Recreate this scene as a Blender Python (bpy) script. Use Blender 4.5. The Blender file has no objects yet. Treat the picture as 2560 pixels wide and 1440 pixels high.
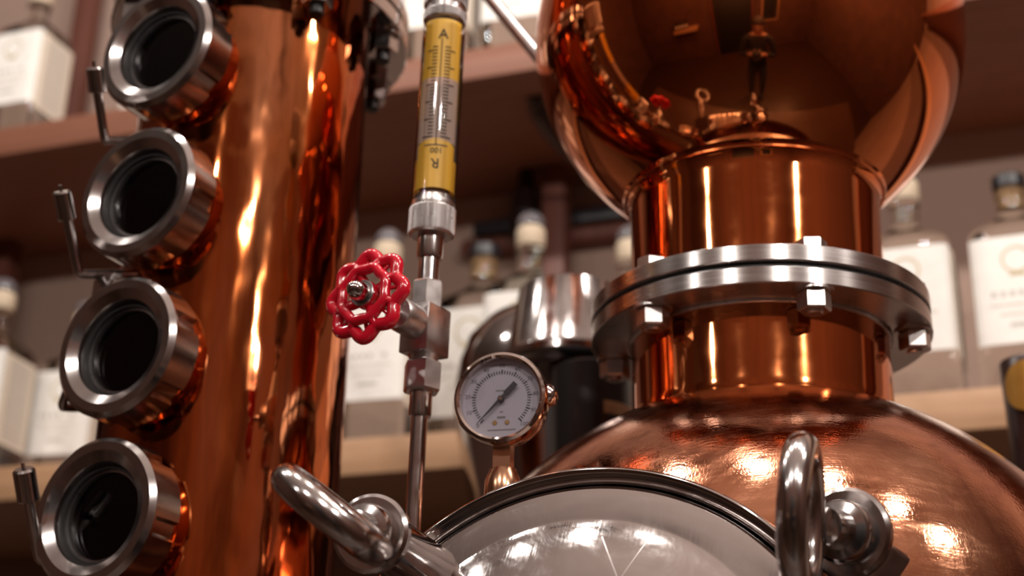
import bpy, bmesh, math, random
from mathutils import Vector, Matrix
random.seed(7)
PI = math.pi
scn = bpy.context.scene
C = scn.collection

# ------------------------------------------------------------------ camera
# the camera stands at the origin, 1.6 m above the floor (floor at z = -1.6)
FPX = 3700.0
PITCH, ROLL = math.radians(22.3), math.radians(1.45)
FWD = Vector((0, math.cos(PITCH), math.sin(PITCH)))
_U0 = Vector((0, -math.sin(PITCH), math.cos(PITCH)))
_R0 = Vector((1, 0, 0))
RGT = _R0 * math.cos(ROLL) + _U0 * math.sin(ROLL)
UPV = _U0 * math.cos(ROLL) - _R0 * math.sin(ROLL)
cam_data = bpy.data.cameras.new('camera')
cam_data.sensor_width = 36.0
cam_data.lens = FPX / 2560 * 36.0
cam_data.clip_start = 0.02
cam_data.dof.use_dof = True
cam_data.dof.focus_distance = 0.88
cam_data.dof.aperture_fstop = 5.4
cam = bpy.data.objects.new('camera', cam_data)
C.objects.link(cam)
M3 = Matrix((RGT, UPV, -FWD)).transposed()
cam.matrix_world = M3.to_4x4()
scn.camera = cam

# ------------------------------------------------------------------ world and exposure
world = bpy.data.worlds.new('world')
scn.world = world
world.use_nodes = True
world.node_tree.nodes['Background'].inputs[0].default_value = (0.05, 0.035, 0.03, 1)
world.node_tree.nodes['Background'].inputs[1].default_value = 0.3
vs = scn.view_settings
vs.view_transform = 'Standard'
vs.look = 'None'
vs.gamma = 1.0
vs.exposure = 0.2
vs.use_curve_mapping = False

LAMP_WATT = 21.0
LAMP_COLOR = (1.0, 0.925, 0.86)
# a row of ceiling lamps about a metre in front of the shelves, parallel to them: (x, y, watt factor)
LAMPS = [(0.19 + 0.94 * u, 0.73 - 0.342 * u, w) for u, w in ((-1.45, 0.45), (-1.0, 0.5), (-0.55, 0.6), (-0.12, 0.65), (0.32, 0.7), (0.78, 0.8), (1.25, 0.9))]
# a second row behind the camera
LAMPS += [(-1.75, -0.55, 0.7), (-0.72, -0.75, 1.4), (0.38, -0.98, 2.0), (1.45, -1.35, 2.5)]
CEIL_Z = 2.35
LAMP_Z = 1.63

# ------------------------------------------------------------------ helpers
def at(px, py, depth):
    """the place seen at pixel (px, py) of a 2560 x 1440 frame, `depth` metres down the optical axis"""
    return (FWD + RGT * ((px - 1280) / FPX) - UPV * ((py - 720) / FPX)) * depth

WM = {}          # world matrices of empties

def empty(name, loc, label, cat, group=None):
    o = bpy.data.objects.new(name, None)
    o.empty_display_size = 0.05
    C.objects.link(o)
    o.location = loc
    o['label'] = label
    o['category'] = cat
    if group:
        o['group'] = group
    WM[o] = Matrix.Translation(Vector(loc))
    return o

def link(name, me, mat, parent=None, M=None, label=None):
    o = bpy.data.objects.new(name, me)
    C.objects.link(o)
    if mat is not None and not me.materials:
        me.materials.append(MAT[mat])
    M = M if M is not None else Matrix.Identity(4)
    WM[o] = M
    if parent is not None:
        o.parent = parent
        o.matrix_basis = WM[parent].inverted() @ M
    else:
        o.matrix_basis = M
    if label:
        o['label'] = label
    return o

def tag(o, label, cat, group=None):
    o['label'] = label
    o['category'] = cat
    if group:
        o['group'] = group
    return o

def struct(name, me, mat, M=None):
    o = link(name, me, mat, None, M)
    o['kind'] = 'structure'
    return o

def frame(loc, zdir, xhint=(0, 0, 1)):
    z = Vector(zdir).normalized()
    x = Vector(xhint)
    x = x - z * x.dot(z)
    if x.length < 1e-4:
        x = Vector((1, 0, 0)) - z * z.x
    x.normalize()
    y = z.cross(x)
    m = Matrix((x, y, z)).transposed().to_4x4()
    m.translation = Vector(loc)
    return m

def T(x, y, z):
    return Matrix.Translation(Vector((x, y, z)))

def mesh(verts, faces, smooth=True, sharp=35, name='m'):
    me = bpy.data.meshes.new(name)
    me.from_pydata([tuple(v) for v in verts], [], faces)
    me.validate()
    bm = bmesh.new()
    bm.from_mesh(me)
    bmesh.ops.recalc_face_normals(bm, faces=bm.faces)
    bm.to_mesh(me)
    bm.free()
    if smooth:
        me.polygons.foreach_set('use_smooth', [True] * len(me.polygons))
        me.set_sharp_from_angle(angle=math.radians(sharp))
    return me

def lathe(profile, n=64, sharp=35, mod=None, close=False):
    """profile [(r, z)] about local z; r == 0 gives a pole; mod(r, z, theta, i) may change r"""
    V, Fc, rings = [], [], []
    for i, (r, z) in enumerate(profile):
        if r <= 1e-9:
            rings.append([len(V)])
            V.append((0, 0, z))
        else:
            ids = []
            for k in range(n):
                t = 2 * PI * k / n
                rr = mod(r, z, t, i) if mod else r
                ids.append(len(V))
                V.append((rr * math.cos(t), rr * math.sin(t), z))
            rings.append(ids)
    pairs = list(zip(rings, rings[1:]))
    if close:
        pairs.append((rings[-1], rings[0]))
    for a, b in pairs:
        for k in range(n):
            k2 = (k + 1) % n
            if len(a) == 1 and len(b) == 1:
                continue
            if len(a) == 1:
                Fc.append((a[0], b[k], b[k2]))
            elif len(b) == 1:
                Fc.append((a[k], a[k2], b[0]))
            else:
                Fc.append((a[k], a[k2], b[k2], b[k]))
    return mesh(V, Fc, True, sharp)

def cyl(r, z0, z1, n=48, bev=0.0):
    if bev:
        return lathe([(0, z0), (r - bev, z0), (r, z0 + bev), (r, z1 - bev), (r - bev, z1), (0, z1)], n, 30)
    return lathe([(0, z0), (r, z0), (r, z1), (0, z1)], n, 30)

def ringp(ri, ro, z0, z1, n=96, bev=0.0006):
    b = bev
    return lathe([(ri, z0), (ro - b, z0), (ro, z0 + b), (ro, z1 - b), (ro - b, z1), (ri, z1)], n, 30, None, True)

def arc(cx, cz, r, a0, a1, n):
    return [(cx + r * math.cos(math.radians(a0 + (a1 - a0) * i / n)), cz + r * math.sin(math.radians(a0 + (a1 - a0) * i / n))) for i in range(n + 1)]

def prism(r, z0, z1, sides=6, bev=0.0, rot=0.0):
    """hex bar along z with chamfered ends"""
    pr = [(0, z0), (r - bev, z0), (r, z0 + bev), (r, z1 - bev), (r - bev, z1), (0, z1)] if bev else [(0, z0), (r, z0), (r, z1), (0, z1)]
    V, Fc, rings = [], [], []
    for (rr, z) in pr:
        if rr <= 1e-9:
            rings.append([len(V)]); V.append((0, 0, z))
        else:
            ids = []
            for k in range(sides):
                t = 2 * PI * k / sides + rot
                ids.append(len(V)); V.append((rr * math.cos(t), rr * math.sin(t), z))
            rings.append(ids)
    for a, b in zip(rings, rings[1:]):
        for k in range(sides):
            k2 = (k + 1) % sides
            if len(a) == 1:
                Fc.append((a[0], b[k], b[k2]))
            elif len(b) == 1:
                Fc.append((a[k], a[k2], b[0]))
            else:
                Fc.append((a[k], a[k2], b[k2], b[k]))
    return mesh(V, Fc, False)

def box(x0, x1, y0, y1, z0, z1, bev=0.0, seg=2):
    bm = bmesh.new()
    vs_ = [bm.verts.new(p) for p in ((x0, y0, z0), (x1, y0, z0), (x1, y1, z0), (x0, y1, z0), (x0, y0, z1), (x1, y0, z1), (x1, y1, z1), (x0, y1, z1))]
    for f in ((3, 2, 1, 0), (4, 5, 6, 7), (0, 1, 5, 4), (1, 2, 6, 5), (2, 3, 7, 6), (3, 0, 4, 7)):
        bm.faces.new([vs_[i] for i in f])
    if bev:
        bmesh.ops.bevel(bm, geom=bm.edges[:], offset=bev, segments=seg, profile=0.5, affect='EDGES')
    me = bpy.data.meshes.new('b')
    bm.to_mesh(me)
    bm.free()
    if bev:
        me.polygons.foreach_set('use_smooth', [True] * len(me.polygons))
        me.set_sharp_from_angle(angle=math.radians(40))
    return me

def smooth_path(P, sub=6, closed=False):
    P = [Vector(p) for p in P]
    n = len(P)
    out = []
    rng = range(n) if closed else range(n - 1)
    for i in rng:
        if closed:
            a, b, c, d = P[(i - 1) % n], P[i], P[(i + 1) % n], P[(i + 2) % n]
        else:
            a, b, c, d = P[max(i - 1, 0)], P[i], P[i + 1], P[min(i + 2, n - 1)]
        for k in range(sub):
            t = k / sub
            out.append(0.5 * ((2 * b) + (c - a) * t + (2 * a - 5 * b + 4 * c - d) * t * t + (3 * b - a - 3 * c + d) * t ** 3))
    if not closed:
        out.append(P[-1])
    return out

def tube(P, r, n=16, closed=False, cap=True, radii=None, V=None, Fc=None):
    own = V is None
    if own:
        V, Fc = [], []
    P = [Vector(p) for p in P]
    m = len(P)
    rings = []
    prev = None
    for i in range(m):
        if closed:
            t = (P[(i + 1) % m] - P[(i - 1) % m]).normalized()
        else:
            t = (P[min(i + 1, m - 1)] - P[max(i - 1, 0)]).normalized()
        if prev is None:
            x = Vector((0, 0, 1)) if abs(t.z) < 0.9 else Vector((1, 0, 0))
        else:
            x = prev
        x = (x - t * x.dot(t)).normalized()
        prev = x
        y = t.cross(x)
        rr = radii[i] if radii else r
        ids = []
        for k in range(n):
            a = 2 * PI * k / n
            ids.append(len(V))
            V.append(P[i] + x * rr * math.cos(a) + y * rr * math.sin(a))
        rings.append(ids)
    if closed:
        # best twist match for the last link
        best = min(range(n), key=lambda s: (Vector(V[rings[-1][0]]) - Vector(V[rings[0][s]])).length)
        first = rings[0][best:] + rings[0][:best]
        seq = rings + [first]
    else:
        seq = rings
    for a, b in zip(seq, seq[1:]):
        for k in range(n):
            k2 = (k + 1) % n
            Fc.append((a[k], a[k2], b[k2], b[k]))
    if cap and not closed:
        Fc.append(tuple(reversed(rings[0])))
        Fc.append(tuple(rings[-1]))
    if own:
        return mesh(V, Fc, True, 50)

def text_mesh(s, size, depth=0.0, align='CENTER'):
    cu = bpy.data.curves.new('txt', 'FONT')
    cu.body = s
    cu.size = size
    cu.align_x = align
    cu.align_y = 'CENTER'
    cu.resolution_u = 2
    cu.extrude = depth
    o = bpy.data.objects.new('txt', cu)
    C.objects.link(o)
    dg = bpy.context.evaluated_depsgraph_get()
    me = bpy.data.meshes.new_from_object(o.evaluated_get(dg))
    bpy.data.objects.remove(o)
    bpy.data.curves.remove(cu)
    me.materials.clear()
    return me

def join_meshes(parts):
    """parts [(mesh, matrix)] -> one mesh"""
    bm = bmesh.new()
    for me, M in parts:
        tmp = me.copy()
        tmp.transform(M)
        bm.from_mesh(tmp)
        bpy.data.meshes.remove(tmp)
    me = bpy.data.meshes.new('j')
    bm.to_mesh(me)
    bm.free()
    return me

# ------------------------------------------------------------------ materials
MAT = {}

def newmat(name):
    m = bpy.data.materials.new(name)
    m.use_nodes = True
    MAT[name] = m
    nt = m.node_tree
    return m, nt, nt.nodes, nt.links, nt.nodes['Principled BSDF']

def simple(name, col, rough=0.5, metal=0.0, spec=None, coat=0.0, emit=None, es=0.0):
    m, nt, N, L, b = newmat(name)
    b.inputs['Base Color'].default_value = (*col, 1)
    b.inputs['Roughness'].default_value = rough
    b.inputs['Metallic'].default_value = metal
    if coat:
        b.inputs['Coat Weight'].default_value = coat
        b.inputs['Coat Roughness'].default_value = 0.06
    if spec is not None:
        b.inputs['Specular IOR Level'].default_value = spec
    if emit:
        b.inputs['Emission Color'].default_value = (*emit, 1)
        b.inputs['Emission Strength'].default_value = es
    return m

def noise(N, L, scale, detail=4, dims=None, vec_scale=None, coord='Object', rough=0.5, dist=0.0):
    tc = N.new('ShaderNodeTexCoord')
    mp = N.new('ShaderNodeMapping')
    if vec_scale:
        mp.inputs['Scale'].default_value = vec_scale
    L.new(tc.outputs[coord], mp.inputs['Vector'])
    nz = N.new('ShaderNodeTexNoise')
    nz.inputs['Scale'].default_value = scale
    nz.inputs['Detail'].default_value = detail
    nz.inputs['Roughness'].default_value = rough
    nz.inputs['Distortion'].default_value = dist
    L.new(mp.outputs[0], nz.inputs['Vector'])
    return nz.outputs['Fac']

def ramp(N, L, fac, stops):
    r = N.new('ShaderNodeValToRGB')
    e = r.color_ramp.elements
    while len(e) < len(stops):
        e.new(0.5)
    for i, (p, c) in enumerate(stops):
        e[i].position = p
        e[i].color = (*c, 1)
    L.new(fac, r.inputs[0])
    return r.outputs[0]

def mrange(N, L, fac, a, b, c, d):
    r = N.new('ShaderNodeMapRange')
    for i, v in enumerate((a, b, c, d)):
        r.inputs[i + 1].default_value = v
    L.new(fac, r.inputs[0])
    return r.outputs[0]

def bump(N, L, b, hs, prev=None):
    """hs [(height socket, strength, distance)] chained into the normal of b"""
    for h, s, d in hs:
        bp = N.new('ShaderNodeBump')
        bp.inputs['Strength'].default_value = s
        bp.inputs['Distance'].default_value = d
        L.new(h, bp.inputs['Height'])
        if prev is not None:
            L.new(prev, bp.inputs['Normal'])
        prev = bp.outputs[0]
    L.new(prev, b.inputs['Normal'])

def make_materials():
    # polished copper of the helmet and necks
    m, nt, N, L, b = newmat('copper_polished')
    b.inputs['Metallic'].default_value = 1
    n1 = noise(N, L, 9, 5, vec_scale=(1, 1, 0.6))
    L.new(ramp(N, L, n1, [(0.3, (0.70, 0.20, 0.060)), (0.7, (0.80, 0.27, 0.095))]), b.inputs['Base Color'])
    n2 = noise(N, L, 40, 6)
    L.new(mrange(N, L, n2, 0.35, 0.7, 0.035, 0.085), b.inputs['Roughness'])
    n3 = noise(N, L, 7, 2)
    bump(N, L, b, [(n3, 0.25, 0.004)])
    # column: rolled sheet with long streaks and waves
    m, nt, N, L, b = newmat('copper_column')
    b.inputs['Metallic'].default_value = 1
    n1 = noise(N, L, 14, 6, vec_scale=(1, 1, 0.10), dist=0.4)
    n1b = noise(N, L, 5, 4, vec_scale=(1, 1, 0.6), dist=1.2)
    mx = N.new('ShaderNodeMath'); mx.operation = 'MULTIPLY_ADD'
    L.new(n1b, mx.inputs[0]); mx.inputs[1].default_value = 0.6; L.new(n1, mx.inputs[2])
    L.new(ramp(N, L, mx.outputs[0], [(0.60, (0.14, 0.037, 0.014)), (0.72, (0.45, 0.115, 0.031)), (0.84, (0.62, 0.172, 0.047)), (0.97, (0.70, 0.26, 0.115))]), b.inputs['Base Color'])
    n4 = noise(N, L, 8.5, 5, vec_scale=(1, 1, 0.45), dist=0.7)
    tarnish_reflection = mrange(N, L, n4, 0.585, 0.635, 0.0, 0.8)  # dark patches in the colour: tarnish plus painted warped reflections of the ring nuts
    mc = N.new('ShaderNodeMix'); mc.data_type = 'RGBA'
    src = b.inputs['Base Color'].links[0].from_socket
    L.new(tarnish_reflection, mc.inputs[0]); L.new(src, mc.inputs[6]); mc.inputs[7].default_value = (0.13, 0.035, 0.014, 1)
    L.new(mc.outputs[2], b.inputs['Base Color'])
    n2 = noise(N, L, 30, 6, vec_scale=(1, 1, 0.12))
    L.new(mrange(N, L, n2, 0.3, 0.7, 0.03, 0.095), b.inputs['Roughness'])
    w1 = noise(N, L, 10, 3, vec_scale=(1, 1, 0.45))
    w2 = noise(N, L, 40, 4, vec_scale=(1, 1, 0.06))
    w3 = noise(N, L, 22, 2, vec_scale=(1, 1, 0.5))
    bump(N, L, b, [(w1, 0.65, 0.010), (w3, 0.3, 0.003), (w2, 0.2, 0.0012)])
    # pot: brushed dome with fine swirling scratches
    m, nt, N, L, b = newmat('copper_brushed')
    b.inputs['Metallic'].default_value = 1
    n1 = noise(N, L, 8, 8, dist=1.6, rough=0.62)
    L.new(ramp(N, L, n1, [(0.36, (0.36, 0.135, 0.072)), (0.5, (0.55, 0.23, 0.125)), (0.66, (0.70, 0.34, 0.20))]), b.inputs['Base Color'])
    n2 = noise(N, L, 13, 8, dist=2.2, rough=0.68)
    sc1 = noise(N, L, 26, 4, vec_scale=(0.5, 6, 6), dist=0.5)
    ad = N.new('ShaderNodeMath'); ad.operation = 'MULTIPLY_ADD'
    L.new(sc1, ad.inputs[0]); ad.inputs[1].default_value = 0.5; L.new(n2, ad.inputs[2])
    L.new(mrange(N, L, ad.outputs[0], 0.60, 0.95, 0.045, 0.20), b.inputs['Roughness'])
    s1 = noise(N, L, 90, 3, vec_scale=(1, 6, 6), dist=0.3)
    s2 = noise(N, L, 90, 3, vec_scale=(7, 7, 1), dist=0.3)
    w = noise(N, L, 8, 2)
    bump(N, L, b, [(w, 0.35, 0.005), (s1, 0.11, 0.0006), (s2, 0.11, 0.0006)])
    # stainless steels
    def steel(name, c0, c1, r0, r1, sc=30, vec=(1, 1, 1), bs=0.05, bd=0.0004, aniso=0):
        m, nt, N, L, b = newmat(name)
        b.inputs['Metallic'].default_value = 1
        n1 = noise(N, L, sc, 5, vec_scale=vec)
        L.new(ramp(N, L, n1, [(0.3, c0), (0.7, c1)]), b.inputs['Base Color'])
        n2 = noise(N, L, sc * 1.7, 6, vec_scale=vec)
        L.new(mrange(N, L, n2, 0.3, 0.75, r0, r1), b.inputs['Roughness'])
        if bs:
            n3 = noise(N, L, sc * 4, 4, vec_scale=vec)
            bump(N, L, b, [(n3, bs, bd)])
        if aniso:
            tg = N.new('ShaderNodeTangent'); tg.direction_type = 'RADIAL'; tg.axis = 'Z'
            L.new(tg.outputs[0], b.inputs['Tangent'])
            b.inputs['Anisotropic'].default_value = aniso
            b.inputs['Anisotropic Rotation'].default_value = 0.25
    steel('steel_polished', (0.52, 0.49, 0.48), (0.62, 0.585, 0.575), 0.05, 0.13, 22, bs=0.0)
    steel('steel_turned', (0.52, 0.49, 0.475), (0.62, 0.585, 0.57), 0.24, 0.30, 14, (1, 1, 22), 0.0, 0.0003, 0.85)
    steel('steel_nut', (0.50, 0.465, 0.455), (0.58, 0.545, 0.53), 0.14, 0.22, 30, bs=0.03)
    steel('steel_satin', (0.52, 0.49, 0.48), (0.64, 0.605, 0.59), 0.27, 0.38, 60, bs=0.06)
    steel('steel_cast', (0.48, 0.45, 0.44), (0.60, 0.57, 0.56), 0.10, 0.22, 35, bs=0.06)
    steel('steel_rough', (0.42, 0.40, 0.39), (0.52, 0.49, 0.48), 0.25, 0.36, 40, bs=0.05)
    steel('chrome', (0.68, 0.60, 0.55), (0.72, 0.64, 0.59), 0.03, 0.06, 20, bs=0.0)
    # lid: polished with long scratches and smears
    m, nt, N, L, b = newmat('steel_lid')
    b.inputs['Metallic'].default_value = 1
    b.inputs['Base Color'].default_value = (0.60, 0.57, 0.56, 1)
    n2 = noise(N, L, 26, 8, dist=1.5, rough=0.7)
    L.new(mrange(N, L, n2, 0.42, 0.72, 0.05, 0.19), b.inputs['Roughness'])
    # a few long wear scratches: thin rough lines between two points of the lid
    rough_src = b.inputs['Roughness'].links[0].from_socket
    tc = N.new('ShaderNodeTexCoord')
    total = None
    for (x0, y0, x1, y1, w_) in ((.110, -.0150, .082, -.0280, .00035), (.104, -.0390, .080, -.0290, .0002)):
        dx, dy = x1 - x0, y1 - y0
        ln = math.hypot(dx, dy)
        def dot(vx, vy, cx, cy):
            sb = N.new('ShaderNodeVectorMath'); sb.operation = 'SUBTRACT'
            L.new(tc.outputs['Object'], sb.inputs[0]); sb.inputs[1].default_value = (cx, cy, 0)
            dt = N.new('ShaderNodeVectorMath'); dt.operation = 'DOT_PRODUCT'
            L.new(sb.outputs[0], dt.inputs[0]); dt.inputs[1].default_value = (vx, vy, 0)
            ab = N.new('ShaderNodeMath'); ab.operation = 'ABSOLUTE'
            L.new(dt.outputs['Value'], ab.inputs[0])
            return ab.outputs[0]
        across = dot(-dy / ln, dx / ln, x0, y0)
        along = dot(dx / ln, dy / ln, (x0 + x1) / 2, (y0 + y1) / 2)
        m1 = N.new('ShaderNodeMath'); m1.operation = 'LESS_THAN'; L.new(across, m1.inputs[0]); m1.inputs[1].default_value = w_
        m2 = N.new('ShaderNodeMath'); m2.operation = 'LESS_THAN'; L.new(along, m2.inputs[0]); m2.inputs[1].default_value = ln / 2
        mm = N.new('ShaderNodeMath'); mm.operation = 'MULTIPLY'; L.new(m1.outputs[0], mm.inputs[0]); L.new(m2.outputs[0], mm.inputs[1])
        if total is None:
            total = mm.outputs[0]
        else:
            ad = N.new('ShaderNodeMath'); ad.operation = 'MAXIMUM'; L.new(total, ad.inputs[0]); L.new(mm.outputs[0], ad.inputs[1])
            total = ad.outputs[0]
    mr = N.new('ShaderNodeMix'); mr.data_type = 'FLOAT'
    L.new(total, mr.inputs[0]); L.new(rough_src, mr.inputs[2]); mr.inputs[3].default_value = 0.28
    L.new(mr.outputs[0], b.inputs['Roughness'])
    s1 = noise(N, L, 60, 4, vec_scale=(1, 9, 1), dist=0.2)
    s2 = noise(N, L, 260, 2)
    bump(N, L, b, [(s1, 0.08, 0.0006), (s2, 0.05, 0.0003)])
    simple('red_enamel', (0.56, 0.006, 0.022), 0.18, 0, coat=0.6)
    simple('rubber', (0.012, 0.011, 0.011), 0.55)
    simple('black_inside', (0.006, 0.006, 0.007), 0.6)
    simple('black_metal', (0.02, 0.018, 0.018), 0.35, 0.4)
    simple('bracket_iron', (0.045, 0.022, 0.016), 0.5, 0.2)
    simple('brass', (0.55, 0.36, 0.16), 0.25, 1)
    simple('bronze_fitting', (0.55, 0.30, 0.18), 0.22, 1)
    simple('dial_face', (0.36, 0.33, 0.36), 0.5)
    simple('ink', (0.02, 0.018, 0.02), 0.6)
    simple('ink_soft', (0.16, 0.14, 0.14), 0.7)
    simple('print_grey', (0.50, 0.47, 0.43), 0.7)
    simple('print_faint', (0.62, 0.57, 0.50), 0.7)
    simple('print_gold', (0.50, 0.40, 0.20), 0.5)
    simple('card_yellow', (0.86, 0.52, 0.06), 0.45)
    simple('cork_pale', (0.62, 0.50, 0.36), 0.7)
    simple('cork_amber', (0.34, 0.20, 0.10), 0.7)
    simple('cap_black', (0.015, 0.014, 0.016), 0.35)
    simple('gold_disc', (0.50, 0.26, 0.05), 0.4, 0.6)
    simple('dark_bottle', (0.012, 0.006, 0.006), 0.12)
    simple('brown_canister', (0.030, 0.012, 0.010), 0.3)
    simple('lamp_black', (0.02, 0.018, 0.017), 0.5)
    simple('cloth_dark', (0.020, 0.018, 0.020), 0.85)
    simple('cloth_blue', (0.045, 0.05, 0.07), 0.9)
    simple('skin', (0.46, 0.25, 0.17), 0.55)
    simple('hair', (0.03, 0.018, 0.012), 0.6)
    simple('camera_body', (0.015, 0.015, 0.016), 0.4)
    simple('door_dark', (0.012, 0.010, 0.010), 0.6)
    # paper label
    m, nt, N, L, b = newmat('paper')
    n1 = noise(N, L, 60, 4)
    L.new(ramp(N, L, n1, [(0.3, (0.83, 0.80, 0.75)), (0.7, (0.88, 0.855, 0.80))]), b.inputs['Base Color'])
    b.inputs['Roughness'].default_value = 0.75
    m, nt, N, L, b = newmat('paper_side')
    n1 = noise(N, L, 60, 4)
    L.new(ramp(N, L, n1, [(0.3, (0.70, 0.60, 0.48)), (0.7, (0.76, 0.66, 0.54))]), b.inputs['Base Color'])
    b.inputs['Roughness'].default_value = 0.75
    # glass of full bottles
    m, nt, N, L, b = newmat('bottle_glass')
    b.inputs['Base Color'].default_value = (0.93, 0.94, 0.89, 1)
    b.inputs['Roughness'].default_value = 0.0
    b.inputs['Transmission Weight'].default_value = 1
    b.inputs['IOR'].default_value = 1.38
    m, nt, N, L, b = newmat('stopper_glass')
    b.inputs['Base Color'].default_value = (0.62, 0.66, 0.74, 1)
    b.inputs['Roughness'].default_value = 0.03
    b.inputs['Transmission Weight'].default_value = 0.9
    b.inputs['IOR'].default_value = 1.45
    # thin clear sheets (gauge window, flow tube): fresnel mix of clear and gloss
    def thin(name, tint, ior=1.5):
        m, nt, N, L, b = newmat(name)
        N.remove(b)
        out = N['Material Output']
        fr = N.new('ShaderNodeFresnel'); fr.inputs['IOR'].default_value = ior
        tr = N.new('ShaderNodeBsdfTransparent'); tr.inputs[0].default_value = (*tint, 1)
        gl = N.new('ShaderNodeBsdfGlossy'); gl.inputs['Roughness'].default_value = 0.02
        mx = N.new('ShaderNodeMixShader')
        L.new(fr.outputs[0], mx.inputs[0]); L.new(tr.outputs[0], mx.inputs[1]); L.new(gl.outputs[0], mx.inputs[2])
        L.new(mx.outputs[0], out.inputs[0])
    thin('clear_window', (0.92, 0.92, 0.95))
    thin('tube_glass', (0.97, 0.95, 0.93), 1.35)
    thin('sight_glass_pane', (0.55, 0.55, 0.58))
    # translucent scale film in the flow tube
    m, nt, N, L, b = newmat('film_clear')
    b.inputs['Base Color'].default_value = (0.80, 0.64, 0.56, 1)
    b.inputs['Roughness'].default_value = 0.5
    b.inputs['Alpha'].default_value = 0.55
    # woods
    def wood(name, c0, c1, c2, sc=(0.7, 14, 14), r=0.5):
        m, nt, N, L, b = newmat(name)
        n1 = noise(N, L, 6, 8, vec_scale=sc, dist=0.9, rough=0.62)
        L.new(ramp(N, L, n1, [(0.28, c0), (0.5, c1), (0.72, c2)]), b.inputs['Base Color'])
        b.inputs['Roughness'].default_value = r
        n2 = noise(N, L, 30, 5, vec_scale=sc)
        bump(N, L, b, [(n2, 0.15, 0.001)])
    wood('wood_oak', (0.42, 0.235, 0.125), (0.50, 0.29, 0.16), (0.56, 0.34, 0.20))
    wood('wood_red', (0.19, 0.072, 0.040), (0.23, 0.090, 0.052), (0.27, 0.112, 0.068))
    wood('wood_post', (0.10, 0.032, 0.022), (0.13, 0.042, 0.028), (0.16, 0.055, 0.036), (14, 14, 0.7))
    wood('wood_floor', (0.040, 0.020, 0.012), (0.055, 0.027, 0.016), (0.075, 0.038, 0.022), (1, 10, 1), 0.35)
    wood('wood_counter', (0.035, 0.017, 0.010), (0.05, 0.024, 0.014), (0.065, 0.032, 0.019), (1, 12, 12), 0.4)
    # plaster
    def plaster(name, c0, c1, sc=3):
        m, nt, N, L, b = newmat(name)
        n1 = noise(N, L, sc, 6)
        L.new(ramp(N, L, n1, [(0.3, c0), (0.7, c1)]), b.inputs['Base Color'])
        b.inputs['Roughness'].default_value = 0.85
        n2 = noise(N, L, 90, 5)
        bump(N, L, b, [(n2, 0.2, 0.001)])
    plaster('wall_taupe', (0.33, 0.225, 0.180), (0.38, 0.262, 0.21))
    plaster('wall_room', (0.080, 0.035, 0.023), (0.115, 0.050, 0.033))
    plaster('ceiling_paint', (0.28, 0.22, 0.20), (0.32, 0.255, 0.23))
make_materials()

# ------------------------------------------------------------------ the room
TH = math.radians(20)
DU = Vector((math.cos(TH), -math.sin(TH), 0))        # along the shelves, to the right
DN = Vector((-math.sin(TH), -math.cos(TH), 0))       # from the shelves into the room
S0 = Vector((0.5156, 1.62, 0))                       # a point under the shelves' front edge
SH = Matrix((DU, -DN, Vector((0, 0, 1)))).transposed().to_4x4()   # local x along, y to the back wall, z up
SH.translation = S0
FLOOR = -1.6
U0, U1, V0, V1 = -3.6, 3.0, -3.95, 0.37

struct('floor', box(U0 - .1, U1 + .1, V0 - .1, V1 + .1, FLOOR - .1, FLOOR), 'wood_floor', SH)
struct('ceiling', box(U0 - .1, U1 + .1, V0 - .1, V1 + .1, CEIL_Z, CEIL_Z + .1), 'ceiling_paint', SH)
struct('wall_back', box(U0 - .1, U1 + .1, V1, V1 + .1, FLOOR, CEIL_Z), 'wall_taupe', SH)
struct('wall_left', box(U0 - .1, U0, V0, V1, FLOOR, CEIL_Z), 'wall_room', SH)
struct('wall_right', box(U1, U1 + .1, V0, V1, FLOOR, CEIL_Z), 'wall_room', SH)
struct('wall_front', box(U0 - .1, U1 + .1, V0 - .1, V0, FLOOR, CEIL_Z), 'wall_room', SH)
dr = struct('door_1', box(-0.45, 0.63, V0 - .005, V0 + .03, FLOOR, 0.75, 0.004), 'door_dark', SH)
link('door_frame', join_meshes([(box(-0.52, -0.45, V0, V0 + .05, FLOOR, 0.82), Matrix()), (box(0.63, 0.70, V0, V0 + .05, FLOOR, 0.82), Matrix()), (box(-0.45, 0.63, V0, V0 + .05, 0.75, 0.82), Matrix())]), 'wood_post', dr, SH)
link('door_handle', cyl(0.012, 0, 0.05, 16, 0.002), 'brass', dr, SH @ Matrix.Translation((0.55, V0 + .03, -0.55)) @ Matrix.Rotation(-PI / 2, 4, 'X'))

# shelves (oak below, reddish above)
low = link('shelf_board', box(U0 + .3, U1 - .4, 0, V1, 0.502, 0.552, 0.0025), 'wood_oak', None, SH)
tag(low, 'light oak shelf board carrying the lower row of bottles', 'shelf')
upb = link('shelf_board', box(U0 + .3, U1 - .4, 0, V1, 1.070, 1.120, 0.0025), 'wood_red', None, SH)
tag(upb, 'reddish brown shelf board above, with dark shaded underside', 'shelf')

def post(name, u, v, z0, z1, label):
    o = link(name, box(-.019, .019, -.019, .019, z0, z1, 0.004), 'wood_post', None, SH @ T(u, v, 0))
    tag(o, label, 'post', 'wooden shelf posts')
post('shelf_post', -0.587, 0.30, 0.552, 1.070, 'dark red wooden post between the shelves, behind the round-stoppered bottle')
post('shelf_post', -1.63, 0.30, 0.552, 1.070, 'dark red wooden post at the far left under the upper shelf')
post('shelf_post', -1.56, 0.33, 1.120, 1.74, 'dark post on the upper shelf behind the square bottle at top left')
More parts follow.
